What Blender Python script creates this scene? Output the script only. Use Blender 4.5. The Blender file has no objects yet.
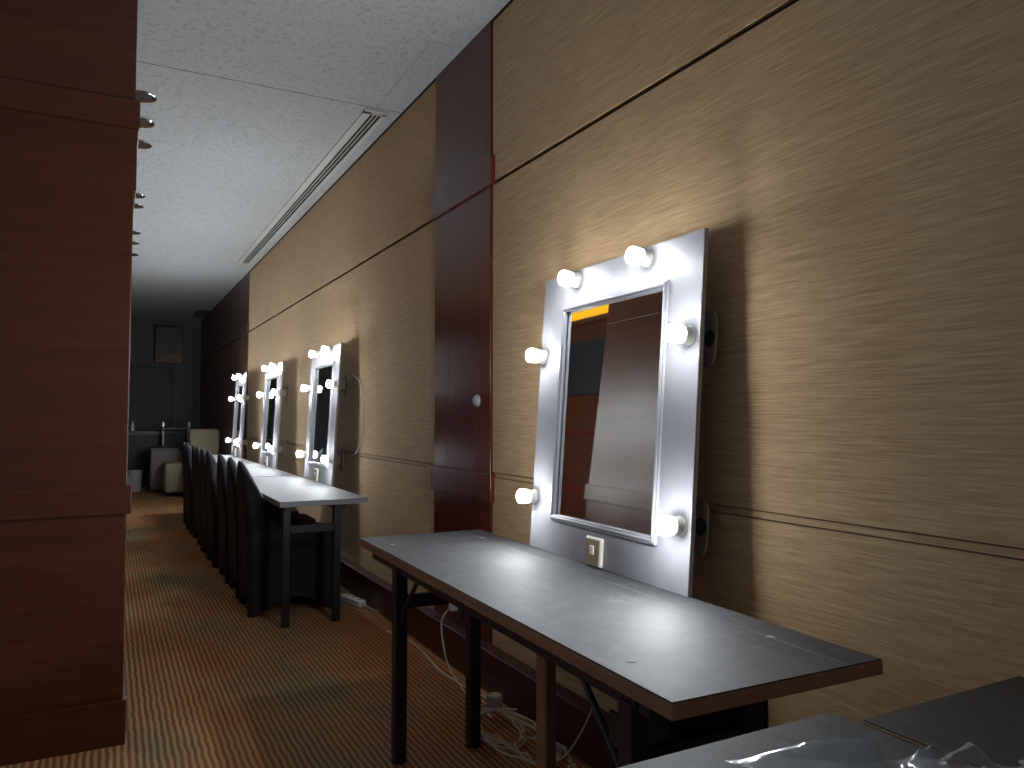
import bpy, bmesh, math, random
from mathutils import Vector, Matrix
random.seed(7)
R = math.radians
COL = bpy.context.scene.collection
SC = bpy.context.scene

# ------------------------------------------------------------------ helpers
class MB:
    """collects simple solids in one bmesh, then links it as one object"""
    def __init__(self): self.bm = bmesh.new()
    def _xf(self, verts, m):
        if m is not None: bmesh.ops.transform(self.bm, matrix=m, verts=verts)
    def box(self, a, b, m=None, bev=0.0, seg=2):
        r = bmesh.ops.create_cube(self.bm, size=1.0); vs = r['verts']
        c = [(a[i]+b[i])/2 for i in range(3)]; s = [abs(b[i]-a[i]) for i in range(3)]
        for v in vs: v.co = Vector((c[0]+v.co.x*s[0], c[1]+v.co.y*s[1], c[2]+v.co.z*s[2]))
        if bev > 0:
            es = list({e for v in vs for e in v.link_edges})
            rb = bmesh.ops.bevel(self.bm, geom=es, offset=bev, segments=seg, affect='EDGES', profile=.5)
            vs = list({v for f in rb['faces'] for v in f.verts} | {v for v in vs if v.is_valid})
        self._xf(vs, m); return self
    def lathe(self, prof, n=24, m=None, cap=True):
        """prof: list of (radius, height) about local z"""
        rings = []
        allv = []
        for r, h in prof:
            ring = [self.bm.verts.new((r*math.cos(2*math.pi*k/n), r*math.sin(2*math.pi*k/n), h)) for k in range(n)]
            rings.append(ring); allv += ring
        for a, b in zip(rings, rings[1:]):
            for k in range(n):
                self.bm.faces.new((a[k], a[(k+1) % n], b[(k+1) % n], b[k]))
        if cap:
            self.bm.faces.new(list(reversed(rings[0]))); self.bm.faces.new(rings[-1])
        self._xf(allv, m); return self
    def tube(self, pts, r, n=8, cap=True):
        pts = [Vector(p) for p in pts]; rings = []
        up = Vector((0, 0, 1))
        for i, p in enumerate(pts):
            t = (pts[min(i+1, len(pts)-1)] - pts[max(i-1, 0)]).normalized()
            ref = up if abs(t.dot(up)) < .95 else Vector((1, 0, 0))
            a = t.cross(ref).normalized(); b = t.cross(a).normalized()
            rings.append([self.bm.verts.new(p + r*(a*math.cos(2*math.pi*k/n) + b*math.sin(2*math.pi*k/n))) for k in range(n)])
        for a, b in zip(rings, rings[1:]):
            for k in range(n): self.bm.faces.new((a[k], a[(k+1) % n], b[(k+1) % n], b[k]))
        if cap:
            self.bm.faces.new(list(reversed(rings[0]))); self.bm.faces.new(rings[-1])
        return self
    def loft(self, rings, cap0=True, cap1=True):
        rv = [[self.bm.verts.new(p) for p in ring] for ring in rings]; n = len(rv[0])
        for a, b in zip(rv, rv[1:]):
            for k in range(n): self.bm.faces.new((a[k], a[(k+1) % n], b[(k+1) % n], b[k]))
        if cap0: self.bm.faces.new(list(reversed(rv[0])))
        if cap1: self.bm.faces.new(rv[-1])
        return self
    def build(self, name, mat, parent=None, smooth=False, loc=None):
        bmesh.ops.recalc_face_normals(self.bm, faces=self.bm.faces)
        me = bpy.data.meshes.new(name); self.bm.to_mesh(me); self.bm.free()
        o = bpy.data.objects.new(name, me); COL.objects.link(o)
        me.materials.append(mat)
        if smooth:
            me.polygons.foreach_set('use_smooth', [True]*len(me.polygons))
            try: me.set_sharp_from_angle(angle=R(40))
            except Exception: pass
        if parent: o.parent = parent
        if loc: o.location = loc
        return o

def tag(o, label=None, cat=None, group=None, kind=None):
    if label: o['label'] = label
    if cat: o['category'] = cat
    if group: o['group'] = group
    if kind: o['kind'] = kind
    return o
def thing(name, label, cat, loc=(0, 0, 0), rot=(0, 0, 0), group=None):
    o = bpy.data.objects.new(name, None); COL.objects.link(o)
    o.empty_display_size = .1
    o.location = loc; o.rotation_euler = rot
    return tag(o, label, cat, group)
def struct(mb, name, mat, smooth=False):
    return tag(mb.build(name, mat, None, smooth), kind='structure')
def copy_tree(o, parent=None):
    c = o.copy(); COL.objects.link(c)
    if parent: c.parent = parent
    for ch in list(o.children): copy_tree(ch, c)
    return c
def smooth_path(ctrl, n=10):
    P = [Vector(p) for p in ctrl]; P = [P[0]*2-P[1]] + P + [P[-1]*2-P[-2]]; out = []
    for i in range(1, len(P)-2):
        for k in range(n):
            t = k/n; a, b, c, d = P[i-1], P[i], P[i+1], P[i+2]
            out.append(.5*((2*b)+(c-a)*t+(2*a-5*b+4*c-d)*t*t+(3*b-a-3*c+d)*t**3))
    out.append(P[-2]); return out

# ------------------------------------------------------------------ materials
def newmat(name):
    m = bpy.data.materials.new(name); m.use_nodes = True
    nt = m.node_tree; b = nt.nodes['Principled BSDF']
    return m, nt, b
def plain(name, col, rough=.5, metal=0., spec=.5, coat=0.):
    m, nt, b = newmat(name)
    b.inputs['Base Color'].default_value = (*col, 1); b.inputs['Roughness'].default_value = rough
    b.inputs['Metallic'].default_value = metal; b.inputs['Specular IOR Level'].default_value = spec
    b.inputs['Coat Weight'].default_value = coat
    # a faint grain so that nothing is perfectly uniform
    tc = nt.nodes.new('ShaderNodeTexCoord'); nz = nt.nodes.new('ShaderNodeTexNoise')
    nz.inputs['Scale'].default_value = 60; nt.links.new(tc.outputs['Object'], nz.inputs['Vector'])
    bp = nt.nodes.new('ShaderNodeBump'); bp.inputs['Strength'].default_value = .04; bp.inputs['Distance'].default_value = .002
    nt.links.new(nz.outputs['Fac'], bp.inputs['Height']); nt.links.new(bp.outputs['Normal'], b.inputs['Normal'])
    return m
def noise(nt, scale, mapscale, detail=4, rough=.6, coord='Object', dist=0.):
    tc = nt.nodes.new('ShaderNodeTexCoord'); mp = nt.nodes.new('ShaderNodeMapping'); nz = nt.nodes.new('ShaderNodeTexNoise')
    mp.inputs['Scale'].default_value = mapscale
    nz.inputs['Scale'].default_value = scale; nz.inputs['Detail'].default_value = detail
    nz.inputs['Roughness'].default_value = rough; nz.inputs['Distortion'].default_value = dist
    nt.links.new(tc.outputs[coord], mp.inputs['Vector']); nt.links.new(mp.outputs['Vector'], nz.inputs['Vector'])
    return nz.outputs['Fac']
def ramp(nt, fac, stops):
    r = nt.nodes.new('ShaderNodeValToRGB'); e = r.color_ramp.elements
    while len(e) < len(stops): e.new(.5)
    for el, (p, c) in zip(e, stops): el.position = p; el.color = (*c, 1)
    nt.links.new(fac, r.inputs['Fac']); return r.outputs['Color']
def mix(nt, fac, a, b, mode='MIX'):
    n = nt.nodes.new('ShaderNodeMix'); n.data_type = 'RGBA'; n.blend_type = mode
    for s, v in ((0, fac), (6, a), (7, b)):
        if hasattr(v, 'is_linked') or hasattr(v, 'node'): nt.links.new(v, n.inputs[s])
        elif s == 0: n.inputs[0].default_value = v
        else: n.inputs[s].default_value = (*v, 1)
    return n.outputs[2]
def bump(nt, b, h, strength=.3, dist=.002):
    bp = nt.nodes.new('ShaderNodeBump'); bp.inputs['Strength'].default_value = strength; bp.inputs['Distance'].default_value = dist
    nt.links.new(h, bp.inputs['Height']); nt.links.new(bp.outputs['Normal'], b.inputs['Normal'])

def mat_fabric():
    m, nt, b = newmat('grasscloth')
    fine = noise(nt, 1, (3, 8, 380), 3, .7)
    mid = noise(nt, 1, (1, 3.5, 160), 4, .65)
    big = noise(nt, 1, (1, .7, 1.1), 2)
    c = ramp(nt, fine, [(.30, FAB0), (.72, FAB1)])
    c2 = ramp(nt, mid, [(.25, (.70, .68, .66)), (.62, (1, 1, 1))])
    c = mix(nt, .8, c, c2, 'MULTIPLY')
    c3 = ramp(nt, big, [(.3, (.88, .86, .84)), (.7, (1, 1, 1))])
    c = mix(nt, 1, c, c3, 'MULTIPLY')
    nt.links.new(c, b.inputs['Base Color']); b.inputs['Roughness'].default_value = .75
    b.inputs['Specular IOR Level'].default_value = .10
    b.inputs['Sheen Weight'].default_value = .45; b.inputs['Sheen Roughness'].default_value = .38; b.inputs['Sheen Tint'].default_value = (.90, .70, .48, 1)
    bump(nt, b, fine, .25, .0015); return m
def mat_wood(name, dark, light, rough=.3, scale=(3, 3, 60), coat=0., spec=.5, bmp=.05):
    m, nt, b = newmat(name)
    n1 = noise(nt, 1, scale, 5, .6, dist=.4); n2 = noise(nt, 1, tuple(s*.22 for s in scale), 3, .5)
    c = ramp(nt, n1, [(.25, dark), (.75, light)])
    c2 = ramp(nt, n2, [(.3, (.75, .72, .7)), (.7, (1.05, 1.03, 1))])
    c = mix(nt, .8, c, c2, 'MULTIPLY')
    nt.links.new(c, b.inputs['Base Color']); b.inputs['Roughness'].default_value = rough
    b.inputs['Coat Weight'].default_value = coat; b.inputs['Coat Roughness'].default_value = .15; b.inputs['Specular IOR Level'].default_value = spec
    bump(nt, b, n1, bmp, .001); return m
def mat_carpet():
    m, nt, b = newmat('carpet')
    tc = nt.nodes.new('ShaderNodeTexCoord')
    wob = nt.nodes.new('ShaderNodeTexNoise'); wob.inputs['Scale'].default_value = 9; wob.inputs['Detail'].default_value = 3
    nt.links.new(tc.outputs['Object'], wob.inputs['Vector'])
    sub = nt.nodes.new('ShaderNodeVectorMath'); sub.operation = 'MULTIPLY_ADD'
    sub.inputs[1].default_value = (.014, 0, 0); nt.links.new(wob.outputs['Color'], sub.inputs[0]); nt.links.new(tc.outputs['Object'], sub.inputs[2])
    wv = nt.nodes.new('ShaderNodeTexWave'); wv.wave_type = 'BANDS'; wv.bands_direction = 'X'
    wv.inputs['Scale'].default_value = 13.0; wv.inputs['Distortion'].default_value = .8; wv.inputs['Detail'].default_value = 2
    nt.links.new(sub.outputs[0], wv.inputs['Vector'])
    pile = noise(nt, 320, (1, 1, 1), 2)
    big = noise(nt, 1.1, (1.6, .8, 1), 3)
    hue = ramp(nt, big, [(.34, (.44, .18, .075)), (.50, (.46, .25, .12)), (.66, (.28, .24, .135))])
    stripe = ramp(nt, wv.outputs['Color'], [(.2, (.42, .38, .36)), (.7, (1.1, 1.05, 1))])
    c = mix(nt, .85, hue, stripe, 'MULTIPLY')
    pc = ramp(nt, pile, [(.3, (.7, .7, .7)), (.7, (1.2, 1.2, 1.2))])
    c = mix(nt, .7, c, pc, 'MULTIPLY')
    nt.links.new(c, b.inputs['Base Color']); b.inputs['Roughness'].default_value = .95; b.inputs['Specular IOR Level'].default_value = .1
    bump(nt, b, wv.outputs['Fac'], .6, .006); return m
def mat_ceiling():
    m, nt, b = newmat('acoustic_ceiling')
    n1 = noise(nt, 42, (1, 1, 1), 5, .75)
    c = ramp(nt, n1, [(.36, (.36, .375, .385)), (.47, (.52, .54, .55)), (.7, (.56, .585, .595))])
    nt.links.new(c, b.inputs['Base Color']); b.inputs['Roughness'].default_value = .95
    bump(nt, b, n1, .7, .008); return m
def mat_laminate(name, dark, light, rough):
    m, nt, b = newmat(name)
    g = noise(nt, 1, (38, 5, 5), 5, .65, dist=.5); s = noise(nt, 5, (1, 1.6, 1), 6, .75, dist=1.2); f = noise(nt, 1, (180, 14, 10), 2, .5)
    c = ramp(nt, g, [(.25, dark), (.8, light)])
    sc = ramp(nt, s, [(.52, (0, 0, 0)), (.78, (.062, .061, .063))])
    c = mix(nt, 1, c, sc, 'ADD')
    nt.links.new(c, b.inputs['Base Color'])
    rr = nt.nodes.new('ShaderNodeMapRange'); rr.inputs['To Min'].default_value = rough-.07; rr.inputs['To Max'].default_value = rough+.12
    nt.links.new(s, rr.inputs['Value']); nt.links.new(rr.outputs['Result'], b.inputs['Roughness'])
    bump(nt, b, f, .12, .0008); return m
def mat_emit(name, col, strength, base=(.9, .9, .9)):
    m, nt, b = newmat(name)
    b.inputs['Base Color'].default_value = (*base, 1); b.inputs['Roughness'].default_value = .4
    b.inputs['Emission Color'].default_value = (*col, 1); b.inputs['Emission Strength'].default_value = strength
    return m
def mat_bulb():
    # the opal dome is brightest at its tip and dims towards its collar
    m, nt, b = newmat('bulb_glow')
    b.inputs['Base Color'].default_value = (.9, .9, .9, 1); b.inputs['Roughness'].default_value = .4
    b.inputs['Emission Color'].default_value = (.90, .96, 1.0, 1)
    tc = nt.nodes.new('ShaderNodeTexCoord'); sp = nt.nodes.new('ShaderNodeSeparateXYZ'); mr = nt.nodes.new('ShaderNodeMapRange')
    nt.links.new(tc.outputs['Object'], sp.inputs[0]); nt.links.new(sp.outputs['X'], mr.inputs['Value'])
    mr.inputs['From Min'].default_value = -.050; mr.inputs['From Max'].default_value = -.068
    mr.inputs['To Min'].default_value = BULB*.04; mr.inputs['To Max'].default_value = BULB*2.5
    nt.links.new(mr.outputs['Result'], b.inputs['Emission Strength']); return m
def mat_plastic():
    m, nt, b = newmat('clear_film')
    out = nt.nodes['Material Output']
    tr = nt.nodes.new('ShaderNodeBsdfTransparent'); tr.inputs['Color'].default_value = (.93, .95, .97, 1)
    gl = nt.nodes.new('ShaderNodeBsdfGlossy'); gl.inputs['Roughness'].default_value = .12
    df = nt.nodes.new('ShaderNodeBsdfDiffuse'); df.inputs['Color'].default_value = (.75, .79, .83, 1)
    fr = nt.nodes.new('ShaderNodeLayerWeight'); fr.inputs['Blend'].default_value = .35
    m1 = nt.nodes.new('ShaderNodeMixShader'); m2 = nt.nodes.new('ShaderNodeMixShader')
    mr = nt.nodes.new('ShaderNodeMapRange'); mr.inputs['To Min'].default_value = .07; mr.inputs['To Max'].default_value = .42
    nt.links.new(fr.outputs['Facing'], mr.inputs['Value'])
    m2.inputs['Fac'].default_value = .25
    nt.links.new(gl.outputs[0], m2.inputs[1]); nt.links.new(df.outputs[0], m2.inputs[2])
    nt.links.new(mr.outputs['Result'], m1.inputs['Fac']); nt.links.new(tr.outputs[0], m1.inputs[1]); nt.links.new(m2.outputs[0], m1.inputs[2])
    nt.links.new(m1.outputs[0], out.inputs['Surface']); return m
def mat_mirror():
    m, nt, b = newmat('mirror_silver')
    b.inputs['Base Color'].default_value = (.86, .89, .87, 1); b.inputs['Metallic'].default_value = 1
    n = noise(nt, 3, (1, 1, 1), 2)
    rr = nt.nodes.new('ShaderNodeMapRange'); rr.inputs['To Min'].default_value = .0; rr.inputs['To Max'].default_value = .03
    nt.links.new(n, rr.inputs['Value']); nt.links.new(rr.outputs['Result'], b.inputs['Roughness']); return m

FAB0 = (.41, .258, .130); FAB1 = (.70, .495, .292)
BULB = 70.
M = {
 'fabric': mat_fabric(),
 'redwood': mat_wood('red_veneer', (.116, .0180, .0112), (.126, .0205, .0122), .25, (30, 30, .5), bmp=0.),
 'columnwood': mat_wood('column_veneer', (.060, .0150, .0050), (.095, .025, .0085), .36, (2.5, 2.5, 60), spec=.34),
 'darkwood': mat_wood('dark_veneer', (.10, .066, .052), (.16, .105, .085), .4, (50, 50, 2.5)),
 'skirting': mat_wood('skirting_wood', (.050, .014, .012), (.085, .026, .020), .38, (30, 2, 30)),
 'brownwood': mat_wood('brown_wood', (.16, .075, .035), (.30, .155, .075), .5, (14, 14, 2)),
 'edge': mat_wood('edge_lipping', (.20, .10, .055), (.36, .20, .12), .5, (20, 3, 60)),
 'paleedge': mat_wood('pale_lipping', (.30, .20, .10), (.45, .33, .19), .5, (20, 3, 60)),
 'carpet': mat_carpet(), 'ceiling': mat_ceiling(),
 'lam': mat_laminate('grey_laminate', (.011, .011, .0125), (.038, .037, .040), .66),
 'lampale': mat_laminate('pale_laminate', (.050, .052, .056), (.080, .083, .088), .64),
 'greyedge': plain('grey_lipping', (.30, .30, .31), .5),
 'lamdark': mat_laminate('black_laminate', (.013, .012, .012), (.034, .032, .032), .55),
 'black_steel': plain('black_steel', (.012, .012, .014), .42),
 'black_cloth': plain('black_spandex', (.008, .010, .0155), .72, spec=.35),
 'dark_gap': plain('dark_gap', (.006, .005, .005), .9),
 'white_board': plain('white_board', (.29, .285, .305), .42),
 'board_edge': plain('board_edge', (.34, .29, .25), .7),
 'mirror': mat_mirror(),
 'bulb': mat_bulb(),
 'socket': plain('socket_plastic', (.80, .77, .68), .45),
 'switch': plain('switch_plastic', (.80, .78, .68), .4),
 'brass': plain('switch_face', (.34, .25, .13), .45),
 'pad': plain('beige_plate', (.26, .22, .155), .6),
 'green': plain('dark_green', (.03, .045, .035), .5),
 'cable': plain('white_cable', (.50, .43, .34), .5),
 'white_plastic': plain('white_plastic', (.74, .73, .70), .4),
 'grille': plain('diffuser_paint', (.60, .60, .55), .5),
 'chrome': plain('chrome', (.75, .75, .77), .12, 1.),
 'grey_wall': plain('grey_wall', (.12, .13, .142), .8),
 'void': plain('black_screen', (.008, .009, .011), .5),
 'greybox': plain('grey_card', (.24, .215, .23), .8),
 'beige_cloth': plain('beige_upholstery', (.30, .26, .18), .9),
 'ledge': plain('dark_top', (.02, .022, .026), .4),
 'amber': mat_emit('amber_cove', (1.0, .42, .003), .34, (.30, .14, .01)),
 'film': mat_plastic(),
 'lens': plain('lamp_inside', (.22, .22, .24), .25, .8),
}

# ------------------------------------------------------------------ the setting
XW, ZC, YEND = 1.61, 3.18, 16.5
struct(MB().box((-2.3, -4, -.1), (1.9, YEND+.3, 0)), 'floor', M['carpet'])
struct(MB().box((-2.3, -4, ZC), (1.9, YEND+.3, ZC+.1)), 'ceiling', M['ceiling'])

# the right wall: fabric panels in bays between the pilasters, with open joints
bays = [(-4, 3.236), (3.957, 10.475)]
rows = [(0, .9635), (.9675, .9855), (.9895, 2.364), (2.384, ZC)]
fab = MB()
for y0, y1 in bays:
    for z0, z1 in rows:
        fab.box((XW + (.004 if z1-z0 < .1 else 0), y0, z0), (XW+.02, y1, z1))
struct(fab, 'wall_right', M['fabric'])
struct(MB().box((XW+.018, -4, 0), (XW+.2, YEND+.3, ZC)), 'wall_right_backing', M['dark_gap'])
far = MB()
for z0, z1 in ((0, .980), (.990, 2.364), (2.384, ZC)): far.box((XW, 11.2, z0), (XW+.02, YEND, z1))
struct(far, 'wall_right_far', M['darkwood'])
for i, (y0, y1, mt) in enumerate(((3.246, 3.948, 'redwood'), (10.485, 11.195, 'darkwood'))):
    p = MB().box((1.602, y0, 0), (XW+.02, y1, ZC), bev=.002)
    p.box((1.588, y0-.030, .848), (XW+.02, y1+.030, .980), bev=.003)
    p.box((1.588, y0-.035, 2.364), (XW+.02, y1+.035, 2.505), bev=.003)
    struct(p, 'trim_%d' % (i+1), M[mt])
sk = MB().box((1.548, -4, 0), (XW+.02, YEND, .172)); sk.box((1.540, -4, .172), (XW+.02, YEND, .186), bev=.003)
struct(sk, 'baseboard_right', M['skirting'])
struct(MB().box((1.604, -4, ZC-.012), (XW+.02, YEND, ZC)), 'trim_3', M['dark_gap'])
# ceiling joint lines
struct(MB().box((-2.2, 4.525, ZC-.0010), (XW, 4.529, ZC+.01)), 'trim_4', M['dark_gap'])
struct(MB().box((1.43, 3.57, ZC-.004), (1.57, 4.505, ZC+.01), bev=.002), 'trim_5', M['ceiling'])

# the wood-clad column on the left
cx0, cx1, cy0, cy1 = -.95, .068, 3.32, 4.64
col = MB().box((cx0, cy0, 0), (cx1, cy1, ZC), bev=.004)
for z0, z1, e in ((0, .168, .012), (.876, .985, .016), (2.39, 2.50, .017)):
    col.box((cx0-e, cy0-e, z0), (cx1+e, cy1+e, z1), bev=.003)
col.box((cx1-.01, cy0+.004, 2.145), (cx1+.009, cy1-.004, 2.40), bev=.002)
struct(col, 'wall_left_column', M['columnwood'])

# left side behind the column, seen in the mirrors
struct(MB().box((-2.1, 4.2, 0), (-1.95, YEND, ZC)), 'wall_left', M['columnwood'])
lw = MB()
for z0, z1 in ((.80, .90), (1.55, 1.60), (0, .2)): lw.box((-1.96, 4.2, z0), (-1.93, YEND, z1), bev=.003)
struct(lw, 'trim_6', M['redwood'])
# end wall with dark doorway
ew = MB()
ew.box((-2.1, YEND, 0), (.10, YEND+.15, ZC)); ew.box((1.18, YEND, 0), (1.6, YEND+.15, ZC)); ew.box((.10, YEND, 2.25), (1.18, YEND+.15, ZC))
ew.box((1.10, YEND-.05, 0), (1.30, YEND+.02, 2.30))
struct(ew, 'wall_far', M['grey_wall'])
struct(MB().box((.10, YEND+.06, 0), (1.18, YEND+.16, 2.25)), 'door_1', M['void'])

# ------------------------------------------------------------------ ceiling fittings
vent = thing('slot_diffuser', 'long cream slot air diffuser with three dark slots in the ceiling along the wall', 'air diffuser', (0, 0, 0))
vf = MB(); x0, x1, y0, y1 = 1.378, 1.5285, 4.585, 9.935
sl = [(1.430, 1.448), (1.456, 1.474), (1.482, 1.500)]
xs = [x0] + [v for s in sl for v in s] + [x1]
for a, b in zip(xs[0::2], xs[1::2]): vf.box((a, y0, ZC-.010), (b, y1, ZC+.004))
vf.box((x0, y0-.03, ZC-.010), (x1, y0+.03, ZC+.004)); vf.box((x0, y1-.03, ZC-.010), (x1, y1+.03, ZC+.004))
vf.build('frame', M['grille'], vent)
MB().box((x0+.02, y0, ZC-.003), (x1-.02, y1, ZC+.002)).build('slot_void', M['dark_gap'], vent)

dl = thing('downlight', '', 'downlight', (.125, 4.92, ZC))
MB().lathe([(.058, .0), (.084, -.001), (.088, -.006), (.082, -.010), (.066, -.008), (.058, .0)], 28, cap=False).build('trim_ring', M['chrome'], dl, True)
MB().lathe([(.064, -.005), (.046, -.002), (.001, .0015)], 28).build('reflector', M['lens'], dl, True)
dls = [(4.92, 'unlit chrome ceiling downlight beside the column, first of the row'), (5.36, 'unlit chrome downlight second along the ceiling row from the column'),
       (5.80, 'unlit chrome downlight third along the ceiling row from the column'), (7.17, 'unlit downlight fourth along the ceiling row, after the wider gap'),
       (7.53, 'unlit downlight fifth along the ceiling row from the column'), (8.64, 'small unlit downlight sixth along the ceiling row from the column'),
       (9.15, 'small unlit downlight seventh along the ceiling row from the column'), (9.82, 'small unlit downlight eighth and last along the ceiling row')]
for i, (y, lab) in enumerate(dls):
    o = dl if i == 0 else copy_tree(dl)
    o.location = (.132 + .004*(i % 2) + .007*i, y*1.019, ZC); tag(o, lab, 'downlight', 'downlights in the ceiling')

hatch = thing('ceiling_grille', 'small dark square air grille high in the ceiling at the dark end', 'air grille', (1.49, 15.2, ZC))
hg = MB().box((-.12, -.5, -.012), (.10, .5, 0)); hg.build('frame', M['ledge'], hatch)
hs = MB()
for k in range(8): hs.box((-.11, -.46+k*.12, -.018), (.09, -.40+k*.12, -.010))
hs.build('slat', M['black_steel'], hatch)
ret = thing('air_return_box', 'dark air return box with ribbed lower grille on the end wall over the doorway', 'air vent', (1.03, YEND-.125, 2.315))
MB().box((-.26, -.12, .18), (.22, .12, .70), bev=.004).build('housing', M['ledge'], ret)
rg = MB()
for k in range(12): rg.box((-.25+k*.039, -.12, .0), (-.228+k*.039, -.09, .18))
rg.box((-.26, -.088, -.01), (.22, .12, .185)); rg.build('grille', M['brownwood'], ret)

# ------------------------------------------------------------------ tables
def make_table(label, L, D, H=.75, legs=(.42, 1.62), group=None, lam='lam', edge='edge', spread=(.06, .36), name='folding_table'):
    """local x runs across the table, y along it; origin on the floor at the front near corner"""
    t = thing(name, label, 'table', group=group)
    T = .032
    MB().box((.0015, .0015, H-T+.002), (D-.0015, L-.0015, H), bev=.0012).build('tabletop', M[lam], t)
    e = MB(); e.box((0, 0, H-T), (D, L, H-.003), bev=.001); e.build('edge_lipping', M[edge], t)
    r = MB()
    for x in (spread[0]+.0, spread[1]-.0): r.box((x-.012, .10, H-T-.035), (x+.012, L-.10, H-T))
    r.build('rail', M['black_steel'], t)
    for y in legs:
        c = MB(); c.box((spread[0], y-.014, H-.20), (spread[1], y+.014, H-.152), bev=.003)
        for x in spread: c.box((x-.018, y-.03, H-T-.03), (x+.052, y+.03, H-T-.006), bev=.002)
        c.build('crossbar', M['black_steel'], t)
        for x in spread:
            l = MB(); l.box((x-.023, y-.023, .018), (x+.023, y+.023, H-T-.02), bev=.004); lg = l.build('leg', M['black_steel'], t)
            MB().lathe([(.020, 0), (.028, .004), (.028, .018), (.022, .022)], 14, Matrix.Translation((x, y, 0))).build('foot_cap', M['black_steel'], lg, True)
        s = 1 if y < L/2 else -1
        for x in spread[:1]:
            b = MB()
            b.tube([(x, y+.0*s, H-.27), (x, y+s*.06, H-.19), (x, y+s*.20, H-T-.025)], .008, 8)
            b.box((x-.004, y+s*.02-.02, H-.17), (x+.004, y+s*.05+.03, H-.10))
            b.build('brace', M['black_steel'], t)
    for x in (.07, D-.09):
        for y in (.22, L-.22): MB().lathe([(.011, H-.001), (.010, H+.0008), (.002, H+.001)], 12, Matrix.Translation((x, y, 0))).build('screw_cover', M['greybox'], t)
    return t
near = make_table('long dark grey folding table holding the big lit mirror by the red pilaster', 2.03, .545, legs=(.165, 1.615), spread=(.036, .33))
near.location = (.881, 1.064, 0); near.rotation_euler = (0, 0, R(-1.3))
MB().box((.449, .003, .7498), (.4502, 2.025, .7503)).build('seam', M['greybox'], near)

far_labels = ['folding table of the far row whose bare end and legs face the dark grey table', 'folding table in the middle of the far row, between two others', 'folding table at the far dark end of the row']
tf = make_table(far_labels[0], 2.02, .535, legs=(.09, 1.95), spread=(.055, .360), group='tables of the far row', lam='lampale', edge='greyedge')
for i in range(3):
    o = tf if i == 0 else copy_tree(tf)
    o.location = (.897, 4.60+i*2.045, 0); o['label'] = far_labels[i]

ta = make_table('grey folding table with its corner under the clear plastic film', 2.0, .50, legs=(.35, 1.55), edge='edge')
ta.location = (.598, .91-2.0, 0)
tb = make_table('darker table with a pale lipped side, against the wall beside the grey one', 2.0, .455, legs=(.35, 1.55), lam='lamdark', edge='paleedge')
tb.location = (1.112, .862-2.0, 0)

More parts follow.
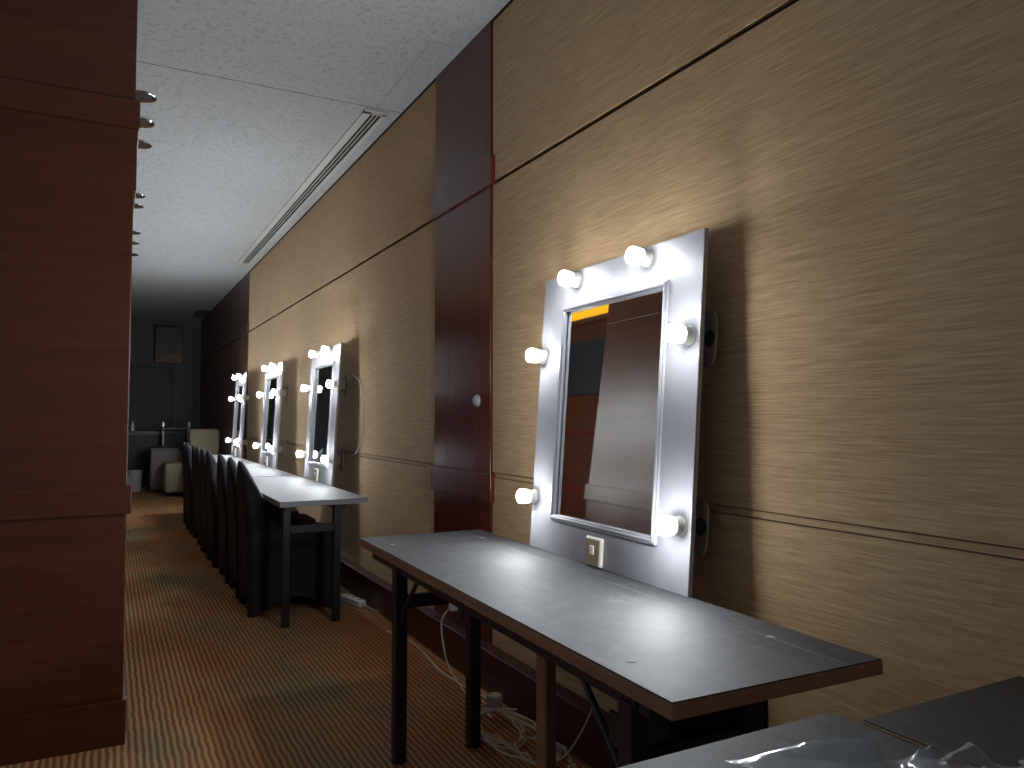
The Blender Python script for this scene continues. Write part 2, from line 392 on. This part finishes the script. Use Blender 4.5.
# ------------------------------------------------------------------ vanity mirrors
BW, BH, BT = .955, 1.045, .013
def make_mirror():
    """local y runs along the board from its near corner, x is into the wall, z up the board (front face at x = 0)"""
    t = thing('vanity_mirror', '', 'vanity mirror')
    a0, a1, b0, b1 = .166, .782, .132, .906          # opening
    fr = MB()
    fr.box((0, 0, 0), (BT, a0, BH)); fr.box((0, a1, 0), (BT, BW, BH)); fr.box((0, a0, 0), (BT, a1, b0)); fr.box((0, a0, b1), (BT, a1, BH))
    fr.build('board', M['white_board'], t)
    ed = MB(); e = .0012
    ed.box((.002, -e, 0), (BT+e, 0, BH+e)); ed.box((.002, BW, 0), (BT+e, BW+e, BH+e)); ed.box((.002, 0, BH), (BT+e, BW, BH+e)); ed.box((BT, 0, 0), (BT+e, BW, BH))
    ed.build('raw_edge', M['board_edge'], t)
    mo = MB()
    for k, (w, h) in enumerate(((.0, .008), (.008, .012), (.015, .007))):
        w2 = w+.008
        for (ya, yb, za, zb) in ((a0-.014+w, a0-.014+w2, b0-.014+w, b1+.014-w), (a1+.014-w2, a1+.014-w, b0-.014+w, b1+.014-w),
                                 (a0-.014+w, a1+.014-w, b0-.014+w, b0-.014+w2), (a0-.014+w, a1+.014-w, b1+.014-w2, b1+.014-w)):
            mo.box((-h, ya, za), (.004, yb, zb), bev=.002)
    mo.build('moulding', M['white_board'], t)
    MB().box((BT-.005, a0-.0, b0-.0), (BT-.002, a1+.0, b1+.0)).build('mirror_glass', M['mirror'], t)
    Rx = Matrix.Rotation(R(-90), 4, 'Y')              # local z -> -x (out of the board)
    for y, z in ((.046, .190), (.046, .738), (.270, 1.008), (.705, 1.008), (.930, .738), (.934, .190)):
        m = Matrix.Translation((0, y, z)) @ Rx
        so = MB().lathe([(.030, .0), (.030, .004), (.0275, .006), (.0265, .022), (.0255, .030)], 24, m).build('bulb_socket', M['socket'], t, True)
        MB().lathe([(.024, .029), (.0265, .031), (.0275, .038), (.0275, .060), (.0258, .067), (.0205, .072), (.011, .0745), (.001, .075)], 24, m).build('bulb', M['bulb'], so, True)
    sw = MB().box((-.014, .430, .002), (.0, .526, .098), bev=.005).build('switch', M['switch'], t)
    MB().box((-.0165, .437, .009), (-.013, .519, .091), bev=.001).build('switch_plate', M['brass'], sw)
    MB().box((-.021, .466, .040), (-.016, .490, .070), bev=.002).build('rocker', M['switch'], sw)
    for y, z in ((.055, .188), (.055, .738), (.915, .188), (.915, .738)):
        p = MB()
        mm = Matrix.Translation((0, y, z))
        pts = []
        for q in range(24):
            an = 2*math.pi*q/24; cxx, cz = math.cos(an), math.sin(an)
            pts.append((.040*(abs(cxx)**.6)*(1 if cxx >= 0 else -1), .082*(abs(cz)**.6)*(1 if cz >= 0 else -1)))
        p.loft([[Vector((xx, y+a, z+b)) for a, b in pts] for xx in (BT+.058, BT+.064)])
        p.box((BT, y+.008 if y < .5 else y-.030, z-.03), (BT+.060, y+.030 if y < .5 else y-.008, z+.03))
        pl = p.build('mounting_plate', M['pad'], t)
        MB().lathe([(.026, 0), (.026, .0015)], 20, Matrix.Translation((BT+.058, y-.012, z)) @ Rx).build('plug_hole', M['green'], pl)
    return t
mlabs = ['largest white vanity mirror with six lit bulbs, on the dark grey table', 'white bulb-framed vanity mirror at the bare table end of the far row',
         'white bulb-framed vanity mirror in the middle of the far row of three', 'white bulb-framed vanity mirror at the dark far end of the row']
mir = make_mirror()
spots = [((1.430, 1.657, .7505), -1.9, 4.1), ((1.432, 5.49, .7505), -.9, 3.2), ((1.430, 7.58, .7505), -.6, 3.0), ((1.420, 9.72, .7505), -1.2, 2.8)]
for i, (p, a, lean) in enumerate(spots):
    o = mir if i == 0 else copy_tree(mir)
    o.location = p; o.rotation_mode = 'XYZ'
    o.rotation_euler = (0, R(lean), R(a))
    tag(o, mlabs[i], 'vanity mirror', 'lit vanity mirrors along the wall')

# ------------------------------------------------------------------ covered chairs
def make_chair():
    t = thing('banquet_chair', '', 'chair')
    def rr(x0, x1, hw, n=10, rad=.05):
        """closed outline of a rounded rectangle, 4*n points, corner k=0 at back-near"""
        rad = min(rad, (x1-x0)*.45, hw*.45); out = []
        cs = [(x0+rad, -hw+rad, 180), (x1-rad, -hw+rad, 270), (x1-rad, hw-rad, 0), (x0+rad, hw-rad, 90)]
        for k, (cx, cy, a0) in enumerate(cs):
            for j in range(5):
                a = R(a0+90*j/4); out.append((cx+rad*math.cos(a), cy+rad*math.sin(a)))
            nx = cs[(k+1) % 4]; a1 = R(nx[2])
            pe = out[-1]; ps = (nx[0]+rad*math.cos(a1), nx[1]+rad*math.sin(a1))
            for j in range(1, 8): out.append((pe[0]+(ps[0]-pe[0])*j/8, pe[1]+(ps[1]-pe[1])*j/8))
        return out
    rings = []
    def hem(k):                                        # 0 at corners, 1 halfway between feet
        q = k % 12
        return 0 if q <= 4 else math.sin(math.pi*(q-4)/8)
    prof = []                                           # (z, x0, x1, halfwidth, radius)
    for z in (0, .05, .12, .20, .30, .40, .49): prof.append((z, .01-.015*z, .585-.03*z/.49, .222-.008*math.sin(math.pi*min(z/.49, 1)), .035))
    prof += [(.508, .0, .555, .215, .05), (.519, -.002, .46, .212, .06), (.525, -.003, .27, .208, .05), (.55, -.005, .205, .207, .045), (.60, -.008, .172, .208, .04),
             (.66, -.012, .138, .207, .035)]
    for z in (.72, .77, .82, .86, .89, .92, .942, .955, .962):
        u = (z-.66)/.305
        prof.append((z, -.012-.02*u, .138-.146*u, .207*max(.04, 1-u**2.3)**.75, .03))
    for i, (z, x0, x1, hw, rad) in enumerate(prof):
        o = rr(x0, x1, hw, rad=rad); ring = []
        cx = (x0+x1)/2
        for k, (x, y) in enumerate(o):
            h = hem(k); zz = z
            low = max(0, 1-z/.40)
            zz = z + h*.10*max(0, 1-z/.30)
            pin = 1 - .10*h*low
            ring.append(Vector((cx+(x-cx)*pin, y*pin, zz)))
        rings.append(ring)
    MB().loft(rings, cap0=False).build('seat_cover', M['black_cloth'], t, True)
    for x in (.045, .53):
        for y in (-.185, .185):
            MB().lathe([(.013, .0), (.015, .006), (.012, .02), (.014, .22), (.016, .46)], 12, Matrix.Translation((x, y, 0))).build('leg', M['black_steel'], t, True)
    return t
ch = make_chair()
cy = [5.22, 5.76, 6.30, 6.985, 7.44, 7.89, 8.345, 9.03, 9.58]
ords = ['first', 'second', 'third', 'fourth', 'fifth', 'sixth', 'seventh', 'eighth']
for i, y in enumerate(cy):
    o = ch if i == 0 else copy_tree(ch)
    o.location = (.785+random.uniform(-.012, .012), y, 0); o.rotation_euler = (0, 0, R(random.uniform(-.8, .8)))
    lab = ('black cloth-covered chair at the bare table end, first of the far row' if i == 0 else
           'black cloth-covered chair at the dark end, last of the row' if i == 8 else
           'black cloth-covered chair tucked in at the far tables, %s from the bare table end' % ords[i])
    tag(o, lab, 'chair', 'covered chairs along the far tables')

# ------------------------------------------------------------------ things under and around the near table
bx = thing('draped_case', 'black cloth-draped case standing under the end of the dark grey table', 'case', (1.205, 1.35, 0))
rings = []
for z, s in ((0, 1.03), (.1, 1.0), (.3, .985), (.55, .975), (.64, .97), (.662, .955), (.668, .90)):
    ring = []
    for k in range(64):
        a = 2*math.pi*k/64; c, s_ = math.cos(a), math.sin(a)
        x = .145*s*(abs(c)**.14)*(1 if c >= 0 else -1); y = .072*s*(abs(s_)**.14)*(1 if s_ >= 0 else -1)
        w = 1+.012*math.sin(a*17)*(1-z/.66)
        ring.append(Vector((x*w, y*w, z)))
    rings.append(ring)
MB().loft(rings, cap0=False).build('drape', M['black_cloth'], bx, True)
MB().box((-.12, -.05, .0), (.12, .05, .62), bev=.01).build('body', M['black_steel'], bx)

post = thing('wooden_post', 'slim brown wooden post propping up the front of the dark grey table', 'wooden post', (.958, 1.63, 0), (0, 0, R(8)))
MB().box((-.016, -.020, 0), (.016, .020, .70), bev=.002).build('post', M['brownwood'], post)
MB().box((-.020, -.024, .70), (.020, .024, .7155), bev=.001).build('top_block', M['brownwood'], post)

M['sensor'] = plain('sensor_plastic', (.36, .36, .36), .5)
sn = thing('wall_sensor', 'small round white sensor on the red pilaster beside the big mirror', 'sensor', (1.602, 3.385, 1.33))
Rx = Matrix.Rotation(R(-90), 4, 'Y')
MB().lathe([(.030, 0), (.030, .006), (.027, .010)], 24, Rx).build('base', M['sensor'], sn, True)
MB().lathe([(.024, .010), (.020, .017), (.008, .021), (.001, .0215)], 24, Rx).build('cap', M['sensor'], sn, True)

# outlet with plug and its cord
out = thing('wall_socket', 'dark wall socket low on the red pilaster behind the table leg', 'wall socket', (1.602, 3.60, .275))
MB().box((-.008, -.045, -.045), (0, .045, .045), bev=.003).build('plate', M['ledge'], out)
MB().lathe([(.022, .008), (.020, .0085)], 16, Rx).build('well', M['void'], out)
pg = thing('power_plug', 'white plug with a thin cord hanging in the socket on the red pilaster', 'plug', (1.594, 3.61, .285))
MB().box((-.040, -.020, -.022), (.0, .020, .022), bev=.006).build('plug_body', M['white_plastic'], pg)
o = pg
MB().tube([Vector(p)-Vector(pg.location) for p in smooth_path([(1.545, 3.61, .272), (1.51, 3.61, .22), (1.495, 3.56, .13), (1.48, 3.46, .05), (1.47, 3.32, .009), (1.43, 3.08, .008), (1.40, 2.90, .010)])], .004).build('cord', M['cable'], pg, True)

ps = thing('power_strip', 'white power strip on the carpet by the far table leg', 'power strip', (1.47, 5.05, 0), (0, 0, R(12)))
MB().box((-.028, -.13, 0), (.028, .13, .042), bev=.006).build('body', M['white_plastic'], ps)
for k in range(3): MB().lathe([(.019, .042), (.017, .0428)], 16, Matrix.Translation((0, -.08+k*.075, 0))).build('socket_face', M['greybox'], ps)
MB().tube([Vector((0, -.13, .02))] + [Vector(p) for p in smooth_path([(0, -.16, .012), (.015, -.45, .006), (-.02, -.75, .006)], 6)], .0045).build('cord', M['cable'], ps, True)
run = MB().tube(smooth_path([(1.45, 4.30, .006), (1.50, 4.05, .006), (1.49, 3.78, .006), (1.46, 3.50, .006), (1.475, 3.22, .006), (1.44, 3.02, .006), (1.42, 2.86, .012)]), .005).build('floor_cable', M['cable'], None, True)
tag(run, 'white cable running over the carpet along the skirting to the coil', 'cable')
run2 = MB().tube(smooth_path([(1.49, 3.25, .006), (1.50, 3.0, .007), (1.47, 2.80, .02), (1.50, 2.62, .03), (1.44, 2.45, .012)]), .005).build('floor_cable', M['cable'], None, True)
tag(run2, 'second white cable along the skirting, joining the coil under the table', 'cable')
cl = MB(); rnd = random.Random(3)
for (px, py, n, rx, ry) in ((1.39, 2.70, 3, .09, .15), (1.43, 2.38, 2, .09, .14), (1.42, 2.55, 2, .12, .24)):
    pts = []
    ph = rnd.uniform(0, 6)
    for k in range(n*14):
        a = ph+k*2*math.pi/14+rnd.uniform(-.1, .1)
        w = 1+.3*math.sin(k*.41+ph)
        pts.append((min(1.522, px+rx*w*math.cos(a)+rnd.uniform(-.01, .01)), py+ry*w*math.sin(a), .008+.035*abs(math.sin(k*.23+ph))+.02*rnd.random()*(k % 5 == 0)))
    cl.tube(smooth_path(pts, 4), .0036, 6)
cb = cl.build('cable_coil', M['cable'], None, True)
tag(cb, 'tangled coil of white cable on the carpet under the dark grey table', 'cable')
hc = MB().tube(smooth_path([(1.474, 2.06, .764), (1.482, 2.06, .757), (1.492, 2.06, .70), (1.495, 2.08, .55), (1.487, 2.16, .36), (1.475, 2.25, .18), (1.45, 2.34, .05), (1.42, 2.40, .02)]), .0035).build('hanging_cord', M['cable'], None, True)
tag(hc, 'thin cord hanging behind the dark grey table down to the coil', 'cord')
adp = thing('plug_adapter', 'pale round adapter lying in the cable coil against the skirting', 'adapter', (1.488, 2.97, 0))
MB().lathe([(.030, 0), (.036, .006), (.036, .05), (.030, .058)], 20).build('body', M['pad'], adp, True)
lp = MB().tube(smooth_path([(1.575, 5.47, 1.56), (1.596, 5.36, 1.50), (1.600, 5.30, 1.38), (1.600, 5.28, 1.2), (1.596, 5.36, 1.03), (1.575, 5.49, .96)]), .004).build('looped_cord', M['cable'], None, True)
tag(lp, 'pale cord looped on the wall behind the mirror nearest the bare table end', 'cord')

# ------------------------------------------------------------------ clear film on the nearest tables
random.seed(21)
bm = bmesh.new(); nx, ny = 46, 30
ridge = [((.825, .83), (.893, .677), .075, .026), ((.895, .675), (.99, .52), .07, .024), ((.90, .62), (1.005, .612), .075, .03), ((1.005, .612), (1.05, .42), .075, .028), ((.91, .57), (.965, .50), .085, .012), ((.80, .56), (.90, .58), .05, .02), ((1.02, .605), (.950, .640), .078, .020), ((.975, .600), (.968, .575), .07, .010), ((.93, .52), (1.03, .55), .055, .012)]
def hgt(x, y):
    h = 0
    for (a, b, A, w) in ridge:
        ax, ay = a; bx_, by = b; dx, dy = bx_-ax, by-ay
        t = max(0, min(1, ((x-ax)*dx+(y-ay)*dy)/(dx*dx+dy*dy)))
        d = math.hypot(x-ax-t*dx, y-ay-t*dy); h = max(h, A*(.6+.4*t)*math.exp(-d/w*.55))
    return h
grid = []
for j in range(ny+1):
    row = []
    for i in range(nx+1):
        u, v = i/nx, j/ny
        x = .78+.37*u+.012*math.sin(v*9); y = .36+(.44-.5*(x-.83))*v+.012*math.sin(u*11+1)
        e = min(u, 1-u, v, 1-v)*8; e = min(1, e)
        z = .7535+hgt(x, y)*(.35+.65*e)+.006*abs(math.sin(17*u+9*v)*math.sin(13*v-8*u))
        row.append(bm.verts.new((x, y, z)))
    grid.append(row)
for j in range(ny):
    for i in range(nx): bm.faces.new((grid[j][i], grid[j][i+1], grid[j+1][i+1], grid[j+1][i]))
mb = MB(); mb.bm.free(); mb.bm = bm
film = mb.build('plastic_bag', M['film'], None, True)
sm = film.modifiers.new('thickness', 'SOLIDIFY'); sm.thickness = .0006
tag(film, 'crumpled clear plastic bag lying across the two tables by the wall', 'plastic bag')

# ------------------------------------------------------------------ the dark end of the hall
cab = thing('storage_cabinet', 'grey cabinet with a dark top at the dark end of the hall', 'cabinet', (.90, 14.3, 0))
MB().box((-.27, -.30, .04), (.27, .30, .70), bev=.01).build('carcass', M['greybox'], cab)
MB().box((-.255, -.312, .06), (.255, -.298, .66), bev=.004).build('door', M['greybox'], cab)
MB().box((-.285, -.32, .70), (.285, .32, .735), bev=.004).build('worktop', M['ledge'], cab)
MB().box((-.25, -.28, 0), (.25, .28, .04)).build('plinth', M['ledge'], cab)
arm = thing('beige_ottoman', 'beige upholstered ottoman on the floor in front of the grey cabinet', 'ottoman', (.98, 13.25, 0))
MB().box((-.19, -.20, .06), (.22, .62, .52), bev=.05, seg=4).build('cushion', M['beige_cloth'], arm, True)
for x in (-.13, .13):
    for y in (-.12, .53): MB().lathe([(.016, 0), (.022, .07)], 12, Matrix.Translation((x, y, 0))).build('leg', M['black_steel'], arm, True)
ac = thing('armchair', 'beige armchair with its high back against the wall beyond the last mirror', 'armchair', (1.33, 12.7, 0), (0, 0, R(90)))
MB().box((.06, -.22, .30), (.22, .22, 1.06), bev=.05, seg=4).build('backrest', M['beige_cloth'], ac, True)
MB().box((-.34, -.155, .22), (.08, .155, .46), bev=.05, seg=4).build('seat', M['beige_cloth'], ac, True)
for y in (-.21, .21): MB().box((-.34, y-.05, .16), (.10, y+.05, .62), bev=.04, seg=4).build('armrest', M['beige_cloth'], ac, True)
for x in (-.28, .14):
    for y in (-.17, .17): MB().lathe([(.018, 0), (.024, .17)], 12, Matrix.Translation((x, y, 0))).build('leg', M['black_steel'], ac, True)
cn = thing('dark_console', 'long black console counter across the dark doorway at the hall end', 'console', (.55, 15.5, 0))
MB().box((-.75, -.25, .95), (.85, .25, 1.0), bev=.004).build('worktop', M['ledge'], cn)
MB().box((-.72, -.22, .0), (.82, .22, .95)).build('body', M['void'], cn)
MB().box((-.75, -.256, .93), (.30, -.25, .955)).build('edge_strip', M['greybox'], cn)
tr = thing('serving_trolley', 'dark trolley with chrome uprights in front of the black console', 'trolley', (1.05, 14.9, 0))
for x in (-.19, .23):
    for y in (-.15, .15):
        MB().tube([(x, y, .07), (x, y, 1.16)], .016, 12).build('upright', M['chrome'], tr, True)
        MB().lathe([(.030, -.012), (.034, -.006), (.034, .006), (.030, .012)], 14, Matrix.Translation((x, y, .035)) @ Matrix.Rotation(R(90), 4, 'X')).build('castor', M['black_steel'], tr, True)
for z in (.30, .72, 1.03): MB().box((-.21, -.17, z), (.25, .17, z+.03), bev=.004).build('shelf', M['ledge'], tr)
for i, (x, y, h, lab) in enumerate(((.38, 15.30, .13, 'small pale bottle standing on the black console counter'),)):
    bt = MB().lathe([(.03, 0), (.032, .01), (.032, .10), (.012, .14), (.012, .17)], 14).build('bottle', M['white_plastic'], None, True, (x, y, 1.0))
    tag(bt, lab, 'bottle')
wb = thing('waste_bin', 'small pale bin on the floor between the column and the grey cabinet', 'bin', (.40, 14.2, 0))
MB().lathe([(.09, .01), (.11, .35), (.118, .36), (.112, .36), (.10, .05)], 20).build('bucket', M['sensor'], wb, True)
MB().lathe([(.088, 0), (.09, .012)], 20).build('base', M['greybox'], wb, True)

# seen in the mirror: screen and warm cove on the other side
tv = thing('wall_screen', 'large dark switched-off screen on the wall opposite, seen in the big mirror', 'screen', (-1.95, 8.8, 2.42))
MB().box((0, -1.25, -.36), (.05, 1.25, .36), bev=.006).build('case', M['ledge'], tv)
MB().box((.05, -1.23, -.34), (.053, 1.23, .34)).build('panel', M['void'], tv)
cv = thing('cove_light', 'amber glowing cove light under the ceiling, seen in the big mirror', 'cove light', (-1.9, 8.6, ZC))
MB().box((-.04, -3.0, -.115), (.04, 3.0, -.004), bev=.002).build('diffuser', M['amber'], cv)
MB().box((-.05, -3.0, -.135), (.06, 3.0, -.118)).build('lip', M['brownwood'], cv)

# ------------------------------------------------------------------ light, camera, colour
w = bpy.data.worlds.new('World'); SC.world = w; w.use_nodes = True
w.node_tree.nodes['Background'].inputs['Color'].default_value = (.55, .62, .75, 1)
w.node_tree.nodes['Background'].inputs['Strength'].default_value = .09

cam = bpy.data.cameras.new('camera'); co = bpy.data.objects.new('camera', cam); COL.objects.link(co)
cam.sensor_width = 36; cam.lens = 760/1024*36; cam.clip_start = .02
cr = Matrix(((.88365918, -.0203076, -.46769013), (-.46813081, -.03833329, -.88282733), (0, .99905864, -.04338018)))
# the camera's axes as columns, turned so that the corridor runs along +y
co.matrix_world = Matrix.Translation((0, 0, 1.25)) @ cr.to_4x4()
SC.camera = co
SC.view_settings.view_transform = 'Standard'; SC.view_settings.look = 'None'
SC.view_settings.gamma = 1; SC.view_settings.use_curve_mapping = False
SC.view_settings.exposure = 1.8
SC.cycles.use_denoising = True
SC.cycles.max_bounces = 8
SC.cycles.sample_clamp_indirect = 6
